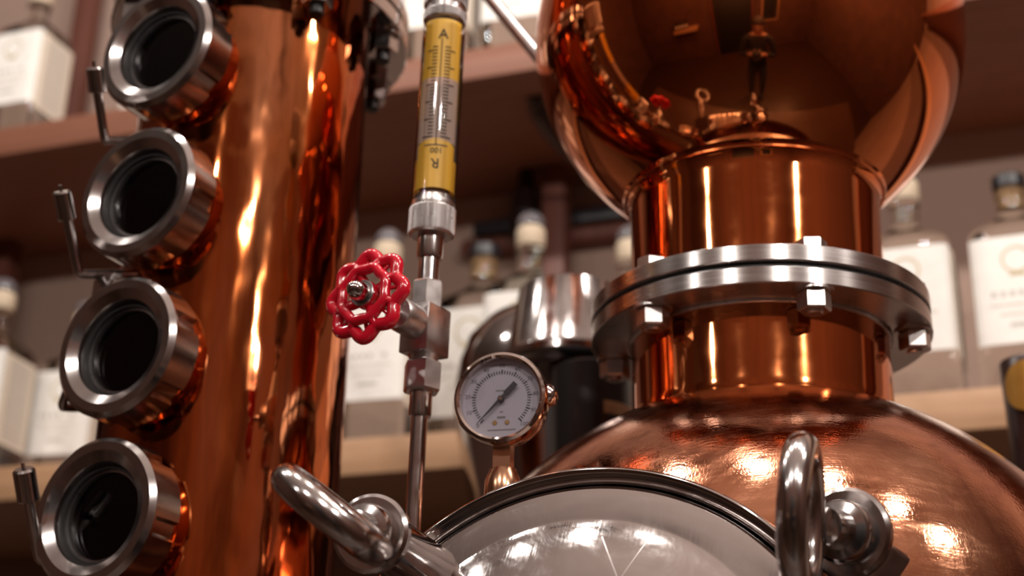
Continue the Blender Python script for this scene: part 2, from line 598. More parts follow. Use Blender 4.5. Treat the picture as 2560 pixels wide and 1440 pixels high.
# wall rail and dark strip behind the central bottles
rail = empty('wall_rail', SH @ Vector((-0.55, 0.35, 0.90)), 'reddish wooden rail with dark top strip on the wall behind the bottles', 'rail')
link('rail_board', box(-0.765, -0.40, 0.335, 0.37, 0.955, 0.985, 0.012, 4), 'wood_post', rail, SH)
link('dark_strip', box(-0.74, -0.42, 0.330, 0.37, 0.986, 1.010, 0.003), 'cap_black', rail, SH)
# iron bracket under the upper shelf
bk = empty('shelf_bracket', SH @ Vector((-0.50, 0.12, 1.066)), 'dark curved iron bracket under the upper shelf beside the copper helmet', 'bracket')
link('bracket_loop', tube([SH @ Vector(p) for p in smooth_path([(-0.545, 0.08, 1.064), (-0.56, 0.11, 1.06), (-0.54, 0.16, 1.03), (-0.51, 0.22, 1.02), (-0.47, 0.25, 1.06)], 6)], 0.006, 10), 'bracket_iron', bk)
link('bracket_plate', box(-0.56, -0.45, 0.07, 0.26, 1.0655, 1.0695, 0.001), 'bracket_iron', bk, SH)

# ------------------------------------------------------------------ bottles
def sup(hx, hy, e, n=40):
    out = []
    for k in range(n):
        t = 2 * PI * (k + 0.5) / n
        c, s = math.cos(t), math.sin(t)
        out.append((hx * math.copysign(abs(c) ** (2 / e), c), hy * math.copysign(abs(s) ** (2 / e), s)))
    return out

BHX, BHY, BE = 0.055, 0.046, 8.0
def bottle_body_mesh():
    n = 48
    secs = [(0.0, BHX - .004, BHY - .004, BE), (0.003, BHX - .001, BHY - .001, BE), (0.008, BHX, BHY, BE), (0.2, BHX, BHY, BE), (0.209, BHX - .002, BHY - .002, 6), (0.218, BHX - .008, BHY - .008, 5), (0.226, BHX - .02, BHY - .016, 3.6), (0.233, 0.025, 0.023, 2.6), (0.240, 0.0185, 0.0185, 2.05), (0.248, 0.0172, 0.0172, 2), (0.268, 0.0172, 0.0172, 2), (0.269, 0.0195, 0.0195, 2), (0.278, 0.0195, 0.0195, 2), (0.2785, 0.0185, 0.0185, 2)]
    V, Fc = [], []
    for z, hx, hy, e in secs:
        V += [(x, y, z) for x, y in sup(hx, hy, e, n)]
    for i in range(len(secs) - 1):
        for k in range(n):
            k2 = (k + 1) % n
            Fc.append((i * n + k, i * n + k2, (i + 1) * n + k2, (i + 1) * n + k))
    Fc.append(tuple(reversed(range(n))))
    Fc.append(tuple(range((len(secs) - 1) * n, len(secs) * n)))
    return mesh(V, Fc, True, 50)

def label_mesh(x0, x1, z0, z1, side=None, off=0.0009):
    """paper following the flat front (-y) or right side (+x); a thin slab with rounded ends"""
    V, Fc = [], []
    m = 16
    def srf(s):
        if side is None:
            x = s
            y = -BHY * (max(0.0, 1 - (abs(x) / BHX) ** BE)) ** (1 / BE)
            return x, y - off
        y = s
        x = side * BHX * (max(0.0, 1 - (abs(y) / BHY) ** BE)) ** (1 / BE)
        return x + off * side, y
    for i in range(m + 1):
        s = x0 + (x1 - x0) * i / m
        x, y = srf(s)
        V += [(x, y, z0), (x, y, z1)]
    for i in range(m):
        Fc.append((2 * i, 2 * i + 2, 2 * i + 3, 2 * i + 1))
    me = mesh(V, Fc, True, 60)
    return me

def bars_mesh(rows, off):
    """printed lines: rows [(x0, x1, z, h)] just proud of the front label"""
    V, Fc = [], []
    for x0, x1, z, h in rows:
        i = len(V)
        y = -BHY - off
        V += [(x0, y, z - h / 2), (x1, y, z - h / 2), (x1, y, z + h / 2), (x0, y, z + h / 2)]
        Fc.append((i, i + 1, i + 2, i + 3))
    return mesh(V, Fc, False)

def side_bars(rows, off):
    V, Fc = [], []
    for y0, y1, z, h in rows:
        i = len(V)
        x = BHX + off
        V += [(x, y0, z - h / 2), (x, y1, z - h / 2), (x, y1, z + h / 2), (x, y0, z + h / 2)]
        Fc.append((i, i + 1, i + 2, i + 3))
    return mesh(V, Fc, False)

def row_of_words(z, h, x0, x1, seed, wmin=.003, wmax=.008, gap=.0016):
    r = random.Random(seed)
    out, x = [], x0
    while x < x1:
        w = min(r.uniform(wmin, wmax), x1 - x)
        if w > 0.001:
            out.append((x, x + w, z, h))
        x += w + gap
    return out

ME_BODY = bottle_body_mesh()
ME_LABEL = label_mesh(-0.0525, 0.0525, 0.060, 0.197)
ME_SIDE = label_mesh(-0.040, 0.040, 0.052, 0.192, side=1)
ME_SIDEL = label_mesh(-0.040, 0.040, 0.052, 0.192, side=-1)
title = [(-0.032 + i * 0.0105, -0.0265 + i * 0.0105, 0.123, 0.0062) for i in range(6) if i != 4]
lines = row_of_words(0.109, .0032, -0.034, 0.034, 3) + row_of_words(0.097, .0028, -0.024, 0.024, 4)
strong = row_of_words(0.083, .0045, -0.014, 0.014, 5, .003, .006, .001)
ME_PRINT1 = bars_mesh(title + strong, 0.0014)
ME_PRINT2 = bars_mesh(lines, 0.0014)
def emblem_mesh():
    V, Fc = [], []
    n = 32
    y = -BHY - 0.0014
    for k in range(n):
        t = 2 * PI * k / n
        for r in (0.0150, 0.0172):
            V.append((r * math.cos(t), y, 0.166 + r * math.sin(t)))
    for k in range(n):
        k2 = (k + 1) % n
        Fc.append((2 * k, 2 * k2, 2 * k2 + 1, 2 * k + 1))
    i = len(V)
    V += [(-.009, y, .1455), (.009, y, .1455), (.009, y, .1490), (-.009, y, .1490)]
    Fc.append((i, i + 1, i + 2, i + 3))
    return mesh(V, Fc, False)
ME_EMB = emblem_mesh()
ME_SPRINT = side_bars([(-.030, .024, .062 + i * .0075, .0035) for i in range(17)], 0.0014)
ME_CORKIN = cyl(0.0145, 0.250, 0.279, 24, 0.001)
ME_CAP = lathe([(0, 0.2787), (0.0195, 0.2787), (0.0205, 0.2797), (0.0205, 0.294), (0.019, 0.2955), (0, 0.2955)], 32)
ME_PLUG = lathe([(0, 0.2787), (0.018, 0.2787), (0.0205, 0.283), (0.0205, 0.303), (0.018, 0.308), (0, 0.308)], 32)
ME_BALL = lathe([(0, 0.3082)] + arc(0, 0.314, 0.0195, -15, 90, 10)[:-1] + [(0, 0.3335)], 32)
for me_, m_ in ((ME_BODY, 'bottle_glass'), (ME_LABEL, 'paper'), (ME_SIDE, 'paper_side'), (ME_SIDEL, 'paper_side'), (ME_PRINT1, 'print_grey'), (ME_PRINT2, 'print_faint'), (ME_EMB, 'print_gold'), (ME_SPRINT, 'print_grey'), (ME_CORKIN, 'cork_amber'), (ME_CAP, 'cap_black'), (ME_PLUG, 'cork_pale'), (ME_BALL, 'stopper_glass')):
    me_.materials.append(MAT[m_])

def bottle(u, v, base, kind, rot, label, side=1, sc=1.0):
    M = SH @ T(u, v, base) @ Matrix.Rotation(math.radians(rot), 4, 'Z') @ Matrix.Scale(sc, 4)
    t = empty('bottle', M.translation, label, 'bottle', 'clear spirit bottles on the shelves')
    link('glass_body', ME_BODY, None, t, M)
    lb = link('front_label', ME_LABEL, None, t, M, 'cream paper label')
    for nm, me_ in (('title_print', ME_PRINT1), ('small_print', ME_PRINT2), ('emblem', ME_EMB)):
        link(nm, me_, None, lb, M)['kind'] = 'stuff'
    sl = link('side_label', ME_SIDE if side > 0 else ME_SIDEL, None, t, M)
    if side > 0:
        link('small_print', ME_SPRINT, None, sl, M)['kind'] = 'stuff'
    if kind == 'cap':
        link('cork', ME_CORKIN, None, t, M, 'amber cork in the neck')
        link('cap', ME_CAP, None, t, M, 'black cap')
    else:
        link('cork', ME_PLUG, None, t, M, 'pale cork')
        link('stopper', ME_BALL, None, t, M, 'round glass stopper')
LZ, UZ = 0.552, 1.120
bottle(0.083, 0.075, LZ, 'cap', -2, 'clear bottle with black cap and cream label, rightmost on the lower shelf')
bottle(-0.046, 0.075, LZ, 'ball', -2, 'clear bottle with pale cork, half hidden behind the steel flange')
bottle(-0.765, 0.070, LZ, 'ball', 3, 'clear bottle with cream label, behind the red handwheel')
bottle(-0.672, 0.215, LZ, 'cap', 0, sc=1.2, label= 'clear bottle with black cap and amber cork, between handwheel and gauge')
bottle(-0.550, 0.075, LZ, 'ball', 4, 'clear bottle with round stopper, standing above the steel hopper')
bottle(-0.440, 0.20, LZ, 'ball', 2, sc=1.06, label= 'clear bottle beside the copper neck, only its pale cork showing')
bottle(-1.428, 0.070, LZ, 'ball', 4, 'clear bottle at the left edge on the lower shelf')
bottle(-1.355, 0.19, LZ, 'ball', 8, 'clear bottle behind the third sight glass, cream label cut off')
bottle(-1.452, 0.070, UZ, 'ball', 0, 'square bottle with cream labels on two sides, upper shelf at top left')
bottle(-1.275, 0.20, UZ, 'ball', 6, 'clear bottle on the upper shelf, hidden by the topmost sight glass')
bottle(-0.690, 0.060, UZ, 'ball', 0, 'clear bottle on the upper shelf behind the flow meter')
bottle(-0.570, 0.075, UZ, 'ball', 3, 'clear bottle on the upper shelf beside the copper helmet')
# black lamp holder hanging under the upper shelf, behind the round stopper
bb = empty('hanging_socket', SH @ Vector((-0.637, 0.30, 1.07)), 'black lamp socket hanging under the upper shelf beside the wooden post', 'lamp socket')
link('socket_body', lathe([(0, 0.950), (0.019, 0.950), (0.022, 0.955), (0.022, 1.02), (0.016, 1.035), (0.012, 1.07), (0, 1.07)], 32), 'dark_bottle', bb, SH @ T(-0.637, 0.295, 0))
link('socket_ring', ringp(0.021, 0.0245, 0.985, 0.992, 32, .001), 'black_metal', bb, SH @ T(-0.637, 0.295, 0))

# ------------------------------------------------------------------ counter carrying the still
CT = -0.32
cnt = empty('counter', (0.1, 0.95, FLOOR), 'dark wooden counter under the still', 'counter')
link('worktop', box(-1.1, 1.15, 0.55, 1.70, CT - .05, CT, 0.004), 'wood_counter', cnt)
link('cabinet_body', box(-1.06, 1.11, 0.62, 1.68, FLOOR, CT - .05), 'wood_counter', cnt)

# ------------------------------------------------------------------ pot still
PX, PY = 0.188, 1.05
PR, PZ = 0.257, 0.088
still = empty('pot_still', (PX, PY, CT), 'copper pot still with bolted steel flange, round helmet and steel manway', 'still')
PM = T(PX, PY, 0)
NR = 0.096
th0 = math.degrees(math.acos(NR / PR))
pot = link('pot', lathe([(NR, PZ + math.sqrt(PR ** 2 - NR ** 2))] + arc(0, PZ, PR, th0, -70, 60)[1:] + [(0.0, PZ - PR * math.sin(math.radians(70)))], 160), 'copper_brushed', still, PM, 'brushed copper dome')
zj = PZ + math.sqrt(PR ** 2 - NR ** 2)
link('lower_neck', lathe([(NR, zj - .004), (NR + .0005, zj + .002), (NR, zj + .006), (NR, 0.3885)], 160), 'copper_polished', still, PM)
link('weld_seam', lathe(arc(NR + .0004, 0.3875, 0.0022, 0, 360, 12), 120, mod=lambda r, z, t, i: r + .0006 * math.sin(31 * t) * math.sin(17 * t)), 'steel_rough', still, PM)
FR = 0.127
link('lower_flange', ringp(NR - .004, FR, 0.3880, 0.4005, 160, .0008), 'steel_turned', still, PM, 'turned steel ring')
link('gasket', ringp(NR - .003, FR - .004, 0.4005, 0.4045, 128, .0003), 'rubber', still, PM)
link('upper_flange', ringp(NR - .004, FR, 0.4045, 0.4170, 160, .0008), 'steel_turned', still, PM, 'turned steel ring')
# helmet: upper neck with a flared cove, then the onion
GZ, GR = 0.652, 0.1735
zk = GZ - math.sqrt(GR ** 2 - NR ** 2)
link('upper_neck', lathe([(NR, 0.417), (NR, zk - .012), (NR + .0008, zk - .006), (NR + .003, zk - .001), (NR + .006, zk + .004)], 160), 'copper_polished', still, PM)
ga = -math.degrees(math.acos((NR + .005) / GR))
link('helmet', lathe(arc(0, GZ, GR, ga, 68, 80) + [(0.06, GZ + .175), (0.06, GZ + .30)], 192), 'copper_polished', still, PM, 'mirror-polished copper globe')
link('helmet_seam', lathe(arc(NR + .0038, zk + .0005, 0.0016, 0, 360, 10), 128), 'copper_polished', still, PM)
# flange bolts, nuts below and heads above
BR = 0.1135
hexn = prism(0.0118, -0.0135, 0.0, 6, 0.0012)
hexh = prism(0.0112, 0.0, 0.0085, 6, 0.001)
wash = cyl(0.0140, -0.0016, 0.0, 32)
stud = cyl(0.0058, -0.0155, 0.0, 20, 0.0008)
hexn.materials.append(MAT['steel_satin']); hexh.materials.append(MAT['steel_satin'])
wash.materials.append(MAT['steel_satin']); stud.materials.append(MAT['steel_satin'])
for k in range(6):
    a = math.radians(219.5 + 60 * k)
    bx_, by_ = BR * math.cos(a), BR * math.sin(a)
    b = link('flange_bolt', wash, None, still, T(PX + bx_, PY + by_, 0.388))
    link('nut', hexn, None, b, T(PX + bx_, PY + by_, 0.3864) @ Matrix.Rotation(a + .3, 4, 'Z'))
    link('bolt_end', stud, None, b, T(PX + bx_, PY + by_, 0.3864))
    link('bolt_head', hexh, None, b, T(PX + bx_, PY + by_, 0.417) @ Matrix.Rotation(a * 1.7, 4, 'Z'))
# thin steel tube rising from the helmet's far side
gp = at(1400, 205, 1.31)
g0 = at(1275, 55, 1.36)
dirp = (g0 - gp).normalized()
link('side_pipe', tube([gp - dirp * .10, gp, g0, g0 + dirp * .35], 0.0062, 16), 'steel_satin', still)
# legs
for k in range(3):
    a = math.radians(30 + 120 * k)
    p = Vector((PX + .17 * math.cos(a), PY + .17 * math.sin(a), CT))
    link('leg', tube([p, p + Vector((0, 0, 0.22))], 0.016, 16), 'steel_polished', still)

# manway on the front of the pot
MAZ, MEL = math.radians(20), math.radians(8)
MN = Vector((-math.sin(MAZ) * math.cos(MEL), -math.cos(MAZ) * math.cos(MEL), math.sin(MEL)))
MC = Vector((0.0372, 0.8030, 0.0725))
MM = frame(MC, MN)
link('manway_collar', lathe([(0.1492, -0.11), (0.1492, -0.0085), (0.1496, -0.0070), (0.1512, -0.0048), (0.1532, -0.0020), (0.1546, -0.0004), (0.1556, 0), (0.1568, -0.0006), (0.1578, -0.0026), (0.1580, -0.006), (0.1568, -0.012), (0.1560, -0.11)], 192, 40), 'steel_polished', still, MM)
lid_prof = [(0.1482, -0.022), (0.1484, -0.0105), (0.1480, -0.0075), (0.1472, -0.0054), (0.1460, -0.0040), (0.1445, -0.0032), (0.1260, 0.0029), (0.1245, 0.0031), (0.1232, 0.0036)]
RL = (0.1225 ** 2 + 0.036 ** 2) / (2 * 0.036)
for i in range(1, 25):
    rr = 0.1225 * (1 - i / 24)
    lid_prof.append((rr, 0.0041 + 0.036 - (RL - math.sqrt(RL ** 2 - rr ** 2))))
link('manway_lid', lathe(lid_prof, 192, 30), 'steel_lid', still, MM, 'domed polished steel door')

def eye_nut(disc, ringc, ring_n, ring_v, rr, bar, lug_end, disc_r, label, sq=1.0):
    """swing bolt: lug, washer, boss and an eye-shaped loop handle"""
    a = (ringc - disc).normalized()
    w = link('clamp_washer', lathe([(0, -.004), (disc_r - .002, -.004), (disc_r, -.0025), (disc_r, .0025), (disc_r - .002, .004), (0, .004)], 56), 'steel_cast', still, frame(disc, a), label)
    L = (ringc - disc).length - rr
    br_ = disc_r * .70
    link('boss', lathe([(0, .003), (br_, .003), (br_, .010), (br_ * .97, .0125), (br_ * .90, .0150), (br_ * .62, .0165), (br_ * .55, max(.020, L - bar * .3)), (0, max(.021, L))], 48, 30), 'steel_cast', w, frame(disc, a))
    n = ring_n.normalized()
    v = (ring_v - n * ring_v.dot(n)).normalized()
    bdir = n.cross(v)
    P = [ringc + v * (rr * sq * math.cos(t)) + bdir * (rr * math.sin(t)) for t in [2 * PI * i / 56 for i in range(56)]]
    link('loop_handle', tube(P, bar, 24, closed=True), 'steel_cast', w)
    d2 = (lug_end - disc)
    link('lug', lathe([(0, .002), (disc_r * .72, .002), (disc_r * .74, .005), (disc_r * .74, d2.length), (0, d2.length)], 48), 'steel_polished', w, frame(disc, d2))

TOC = -FWD
dL, rL_ = at(930, 1335, 0.800), at(830, 1287, 0.745)
imgdir = (RGT * -0.78 + UPV * 0.62).normalized()
viewL = -rL_.normalized()
eye_nut(dL, rL_, imgdir.cross(viewL) + viewL * 0.05, imgdir, 0.0285, 0.0083, at(1115, 1455, 0.86), 0.0215, 'loop handled clamp nut')
dR, rR_ = at(2118, 1334, 0.795), at(2003, 1292, 0.738)
vR = (UPV * 1.0 + RGT * 0.02).normalized()
nR = (RGT * 0.90 + TOC * 0.30).normalized()
eye_nut(dR, rR_, nR, vR, 0.0315, 0.0082, at(1985, 1500, 0.87) * 0.35 + at(2290, 1475, 0.84) * 0.65, 0.0245, 'loop handled clamp nut', 1.1)
# hinge arm beyond the second clamp
hA, hB = at(2232, 1385, 0.80), at(2165, 1490, 0.80)
hm = frame(hA, hB - hA, RGT)
link('hinge_arm', box(-.011, .007, -.012, .012, -.004, .12, .003), 'steel_cast', still, hm)

# ------------------------------------------------------------------ rectifying column
KX, KY, KR = -0.225, 1.12, 0.095
col = empty('copper_column', (KX, KY, CT), 'tall copper column with four round sight glasses and a bolted top flange', 'column')
KM = T(KX, KY, 0)
link('shell', lathe([(KR, CT + .012)] + [(KR, CT + .012 + (0.682 - CT - .012) * i / 40) for i in range(1, 41)], 144), 'copper_column', col, KM, 'streaked copper tube')
link('base_ring', ringp(KR - .004, KR + .03, CT, CT + .014, 96), 'steel_turned', col, KM)
KF = 0.128
link('lower_flange', ringp(KR - .004, KF, 0.681, 0.695, 144, .001), 'steel_polished', col, KM)
link('upper_flange', ringp(KR - .004, KF, 0.698, 0.712, 144, .001), 'steel_polished', col, KM)
link('upper_shell', lathe([(KR, 0.712), (KR, 1.0)], 96), 'copper_column', col, KM)
kn = prism(0.0125, -0.016, 0.0, 6, 0.0012); kn.materials.append(MAT['steel_cast'])
kw = cyl(0.0155, -0.002, 0.0, 32); kw.materials.append(MAT['steel_cast'])
ks = cyl(0.0062, -0.024, 0.0, 20, 0.0008); ks.materials.append(MAT['black_metal'])
for k in range(8):
    a = math.radians(-12 + 45 * k)
    M = T(KX + .112 * math.cos(a), KY + .112 * math.sin(a), 0.681)
    b = link('flange_bolt', kw, None, col, M)
    link('nut', kn, None, b, M @ T(0, 0, -.002) @ Matrix.Rotation(a + .2, 4, 'Z'))
    link('bolt_end', ks, None, b, M @ T(0, 0, -.002))

# sight glasses
SAZ = math.radians(27)
SN = Vector((-math.sin(SAZ), -math.cos(SAZ), 0))
SL = 0.1325
def nut_mod(r, z, t, i):
    # spanner slots cut in the rim behind the front lip
    k = (t * 6 / (2 * PI)) % 1.0
    if r > 0.047 and z < -0.006 and 0.38 < k < 0.62:
        return r - 0.0035
    return r
RO = 0.0535
ME_NUT = lathe([(0.0385, -0.031), (RO - .002, -0.031), (RO, -0.029), (RO, -0.0066), (RO, -0.0055), (RO, -0.0035), (RO - .0035, 0.0), (0.0440, 0.0), (0.0368, -0.0042), (0.0362, -0.0055), (0.0362, -0.014), (0.0385, -0.014)], 144, 30, nut_mod, True)
ME_GASK = ringp(0.0330, 0.0370, -0.013, -0.0095, 96, .0006)
ME_INR = ringp(0.0312, 0.0345, -0.017, -0.0125, 96, .0006)
ME_PANE = cyl(0.0350, -0.0185, -0.0160, 64)
ME_WELL = lathe([(0.0350, -0.016), (0.0345, -0.033), (0.0345, -0.0385), (0, -0.0385)], 64)
ME_FER = lathe([(0.0455, -0.058), (0.0455, -0.040), (0.0480, -0.036), (0.0480, -0.031), (0.036, -0.031)], 96)
for me_, m_ in ((ME_NUT, 'steel_nut'), (ME_GASK, 'rubber'), (ME_INR, 'steel_rough'), (ME_PANE, 'sight_glass_pane'), (ME_WELL, 'black_inside'), (ME_FER, 'copper_polished')):
    me_.materials.append(MAT[m_])
SGZ = [0.609, 0.4825, 0.3590, 0.2370]
for i, z in enumerate(SGZ):
    M = frame(Vector((KX, KY, z)) + SN * SL, SN)
    M = M @ Matrix.Rotation(0.35 + 0.5 * i, 4, 'Z')
    s = link('sight_glass', ME_NUT, None, col, M, 'slotted steel ring nut with dark round window')
    link('gasket', ME_GASK, None, s, M)
    link('inner_ring', ME_INR, None, s, M)
    link('pane', ME_PANE, None, s, M)
    link('well', ME_WELL, None, s, M)
    link('ferrule', ME_FER, None, s, M)
# drain levers on the side of the column
def lever(P, grip_top, grip_bot, gr):
    t = link('drain_lever', tube(smooth_path(P, 8), 0.0036, 14), 'steel_cast', col, None, 'bent steel rod lever')
    a = grip_top - grip_bot
    link('grip', lathe([(0, 0), (gr - .001, 0), (gr, .001), (gr, a.length - .0015), (gr - .0015, a.length), (0, a.length)], 28), 'steel_cast', t, frame(grip_bot, a))
    link('tip', cyl(0.0014, 0, .0045, 10), 'steel_cast', t, frame(grip_top, a))
ax = at(330, 690, 1.13)
for (gx, gy, gx2, gy2, bx_, by_, ex, ey, d) in ((236, 168, 244, 232, 262, 352, 345, 352, 1.15), (153, 478, 168, 550, 197, 686, 300, 688, 1.11), (225, 800, 212, 872, 152, 1018, 255, 1024, 1.135), (59, 1172, 72, 1252, 98, 1400, 225, 1410, 1.035)):
    gt, gb, be, en = at(gx, gy, d - .012), at(gx2, gy2, d - .008), at(bx_, by_, d), at(ex + 60, ey - 4, d + .03)
    mid1 = gb.lerp(be, 0.82)
    mid2 = be.lerp(en, 0.10)
    lever([gb, gb.lerp(be, .5), mid1, be.lerp(gb, .03).lerp(en, .02), mid2, be.lerp(en, .5), en], gt, gb, 0.0068 if d > 1.1 else 0.0078)
# small block between the second and third glass
bkp = Vector((KX, KY, 0.4115)) + Vector((-.075, -.085, 0))
link('lever_block', box(-.010, .010, -.014, .014, -.012, .012, .002), 'steel_cast', col, frame(bkp, (0, 0, 1), (-.5, -.6, 0)))

# ------------------------------------------------------------------ flow meter and valve
FB, FT = at(1036, 1250, 0.985), at(1113, 40, 1.113)
FA = (FT - FB).normalized()
def fz(py):
    """length along the meter's axis at picture row py"""
    lo, hi = -0.2, 0.6
    for _ in range(50):
        m = (lo + hi) / 2
        P = FB + FA * m
        y = 720 - FPX * P.dot(UPV) / P.dot(FWD)
        if y > py:
            lo = m
        else:
            hi = m
    return lo
FM = frame(FB, FA, (0, -1, 0))
flow = empty('flow_meter', FB - FA * .30, 'glass tube flow meter with yellow scale card and knurled steel ends', 'flow meter')
def knurl(r, z0, z1, n=88, h=0.00042):
    V, Fc = [], []
    nz = max(6, int((z1 - z0) / (2 * PI * r / n) * 1.0) * 2)
    rows = [(r - .0018, z0), (r - .0006, z0 + .0008)] + [(None, z0 + .0014 + (z1 - z0 - .0028) * i / nz) for i in range(nz + 1)] + [(r - .0006, z1 - .0008), (r - .0018, z1)]
    for ri, (rr, z) in enumerate(rows):
        for k in range(2 * n):
            if rr is None:
                a = ((k + ri) % 4 == 0) or ((k - ri) % 4 == 0)
                q = r + (h if a else -h)
            else:
                q = rr
            t = PI * k / n
            V.append((q * math.cos(t), q * math.sin(t), z))
    N2 = 2 * n
    for i in range(len(rows) - 1):
        for k in range(N2):
            k2 = (k + 1) % N2
            Fc.append((i * N2 + k, i * N2 + k2, (i + 1) * N2 + k2, (i + 1) * N2 + k))
    Fc.append(tuple(reversed(range(N2))))
    Fc.append(tuple(range((len(rows) - 1) * N2, len(rows) * N2)))
    return mesh(V, Fc, False)
TR = 0.0158
link('glass_tube', lathe([(TR, fz(508)), (TR, fz(70))], 64), 'tube_glass', flow, FM)
link('lower_knurled_cap', knurl(TR + .0006, fz(592), fz(522)), 'steel_satin', flow, FM)
link('lower_collar', lathe([(0, fz(523)), (TR - .0006, fz(523)), (TR - .0002, fz(515)), (TR - .0008, fz(500)), (TR - .004, fz(490)), (0, fz(490))], 64), 'steel_satin', flow, FM)
link('upper_knurled_ring', knurl(TR + .0003, fz(62), fz(34)), 'steel_satin', flow, FM)
link('upper_groove', cyl(TR - .0012, fz(36), fz(22), 64, .0004), 'steel_rough', flow, FM)
link('upper_knurled_cap', knurl(TR + .0006, fz(24), fz(-75)), 'steel_satin', flow, FM)
link('inner_stem', cyl(0.0045, fz(75), fz(34), 24), 'black_metal', flow, FM)
# scale film inside the glass: camera-side arc
def film(t0, t1, z0, z1, r, crown=0.0, n=20):
    V, Fc = [], []
    for i in range(n + 1):
        t = t0 + (t1 - t0) * i / n
        k = 1 - (2 * i / n - 1) ** 2
        V += [(r * math.cos(t), r * math.sin(t), z0), (r * math.cos(t), r * math.sin(t), z1 + crown * k)]
    for i in range(n):
        Fc.append((2 * i, 2 * i + 2, 2 * i + 3, 2 * i + 1))
    return mesh(V, Fc, True)
# local x of FM points to the camera
RF = TR - 0.0016
z_low, z_lowtop, z_a, z_mid, z_top = fz(488), fz(372), fz(100), fz(215), fz(70)
card = link('scale_card', film(-1.15, 1.15, z_low, z_lowtop - .002, RF, 0.004), 'card_yellow', flow, FM, 'yellow card with dark letters')
card2 = link('scale_card', film(-1.2, 1.2, z_mid, z_top, RF), 'card_yellow', flow, FM, 'yellow card with dark letters')
link('card_flap', film(-1.7, 1.7, z_low, fz(412), RF + .0004), 'card_yellow', flow, FM)
mid_film = link('scale_film', film(-1.2, 1.2, z_lowtop, z_mid, RF), 'film_clear', flow, FM)
def wrap_text(s, size, t_c, zc, flip=False, r=RF + .0007):
    me = text_mesh(s, size)
    for v in me.vertices:
        x, y = v.co.x, v.co.y
        if flip:
            x, y = -x, -y
        t = t_c + x / r          # local y of FM points to picture right
        v.co = (r * math.cos(t), r * math.sin(t), zc + y)
    return me
def tick(t0, t1, z, h=0.0007, r=RF + .0006):
    V = []
    for i in range(5):
        t = t0 + (t1 - t0) * i / 4
        V += [(r * math.cos(t), r * math.sin(t), z - h / 2), (r * math.cos(t), r * math.sin(t), z + h / 2)]
    return V, [(2 * i, 2 * i + 2, 2 * i + 3, 2 * i + 1) for i in range(4)]
V, Fc = [], []
zt0, zt1 = fz(362), fz(140)
nt_ = 26
for i in range(nt_ + 1):
    z = zt0 + (zt1 - zt0) * i / nt_
    for (a, b) in ((-0.18, -0.75 if i % 5 == 0 else -0.48), (0.18, 0.75 if i % 5 == 0 else 0.48)):
        v_, f_ = tick(a, b, z)
        o = len(V)
        V += v_
        Fc += [tuple(o + j for j in f) for f in f_]
v_, f_ = tick(-0.022, 0.022, (zt0 + zt1) / 2, zt1 - zt0 + .014)
o = len(V); V += v_; Fc += [tuple(o + j for j in f) for f in f_]
link('scale_marks', mesh(V, Fc, False), 'ink', mid_film, FM)
link('letter_a', wrap_text('A', 0.0115, 0.05, fz(110)), 'ink', card2, FM)
link('letter_r', wrap_text('R', 0.0110, 0.02, fz(428), True), 'ink', card, FM)
link('numeral', wrap_text('100', 0.0062, 0.05, fz(396), True), 'ink', card, FM)
v_, f_ = tick(-0.6, 0.6, fz(383), .0008)
link('arc_line', mesh(v_, f_, False), 'ink_soft', card, FM)
# pipe, hex fittings
link('upper_neck', lathe([(0, fz(648)), (0.0088, fz(648)), (0.0094, fz(640)), (0.0094, fz(592)), (0, fz(592))], 40), 'steel_cast', flow, FM)
link('neck_pipe', cyl(0.0074, fz(712), fz(646), 40), 'steel_cast', flow, FM)
link('down_pipe', lathe([(0.0056, -0.30), (0.0056, fz(1038))], 40), 'steel_cast', flow, FM)
link('pipe_collar', lathe([(0, fz(1042)), (0.0074, fz(1042)), (0.0078, fz(1036)), (0.0078, fz(980)), (0, fz(980))], 40), 'steel_cast', flow, FM)

VM = frame(FB, FA, (-math.sin(math.radians(33)), -math.cos(math.radians(33)), 0))
valve = empty('needle_valve', FB + FA * fz(900), 'steel needle valve with a lobed red handwheel below the flow meter', 'valve')
link('upper_hex', prism(0.0112, fz(783), fz(706), 6, .0012, math.radians(32)), 'steel_satin', valve, VM)
link('valve_block', box(-.0135, .0135, -.0120, .0120, fz(890), fz(772), .0012), 'steel_satin', valve, VM)
link('lower_taper', lathe([(0.0090, fz(908)), (0.0115, fz(888))], 40), 'steel_satin', valve, VM)
link('lower_hex', prism(0.0136, fz(982), fz(906), 6, .0016, math.radians(44)), 'steel_satin', valve, VM)
WN = Vector((-math.sin(math.radians(33)), -math.cos(math.radians(33)), 0.02)).normalized()
vz = fz(822)
vo = FB + FA * vz
link('bonnet', lathe([(0, .008), (0.0118, .008), (0.0118, .030), (0.0106, .0325), (0, .0325)], 48), 'steel_satin', valve, frame(vo, WN))
link('stem', cyl(0.0038, .03, .066, 24), 'steel_cast', valve, frame(vo, WN))
wc = vo + WN * 0.0665
WMx = frame(wc, WN)
hw = link('handwheel', lathe([(0, -.004), (0.0085, -.004), (0.0095, -.002), (0.0095, .002), (0.008, .004), (0, .004)], 40), 'red_enamel', valve, WMx, 'glossy red lobed wheel')
RW = 0.0272
V, Fc = [], []
P = [Vector(((RW + .0026 * math.cos(8 * t)) * math.cos(t), (RW + .0026 * math.cos(8 * t)) * math.sin(t), -.001)) for t in [2 * PI * i / 128 for i in range(128)]]
tube(P, 0.0045, 14, closed=True, V=V, Fc=Fc)
link('rim', mesh(V, Fc, True, 60), 'red_enamel', hw, WMx)
RI = 0.0182
P = [Vector(((RI - .0006 * math.cos(8 * t)) * math.cos(t), (RI - .0006 * math.cos(8 * t)) * math.sin(t), .003)) for t in [2 * PI * i / 96 for i in range(96)]]
link('inner_ring', tube(P, 0.0037, 12, closed=True), 'red_enamel', hw, WMx)
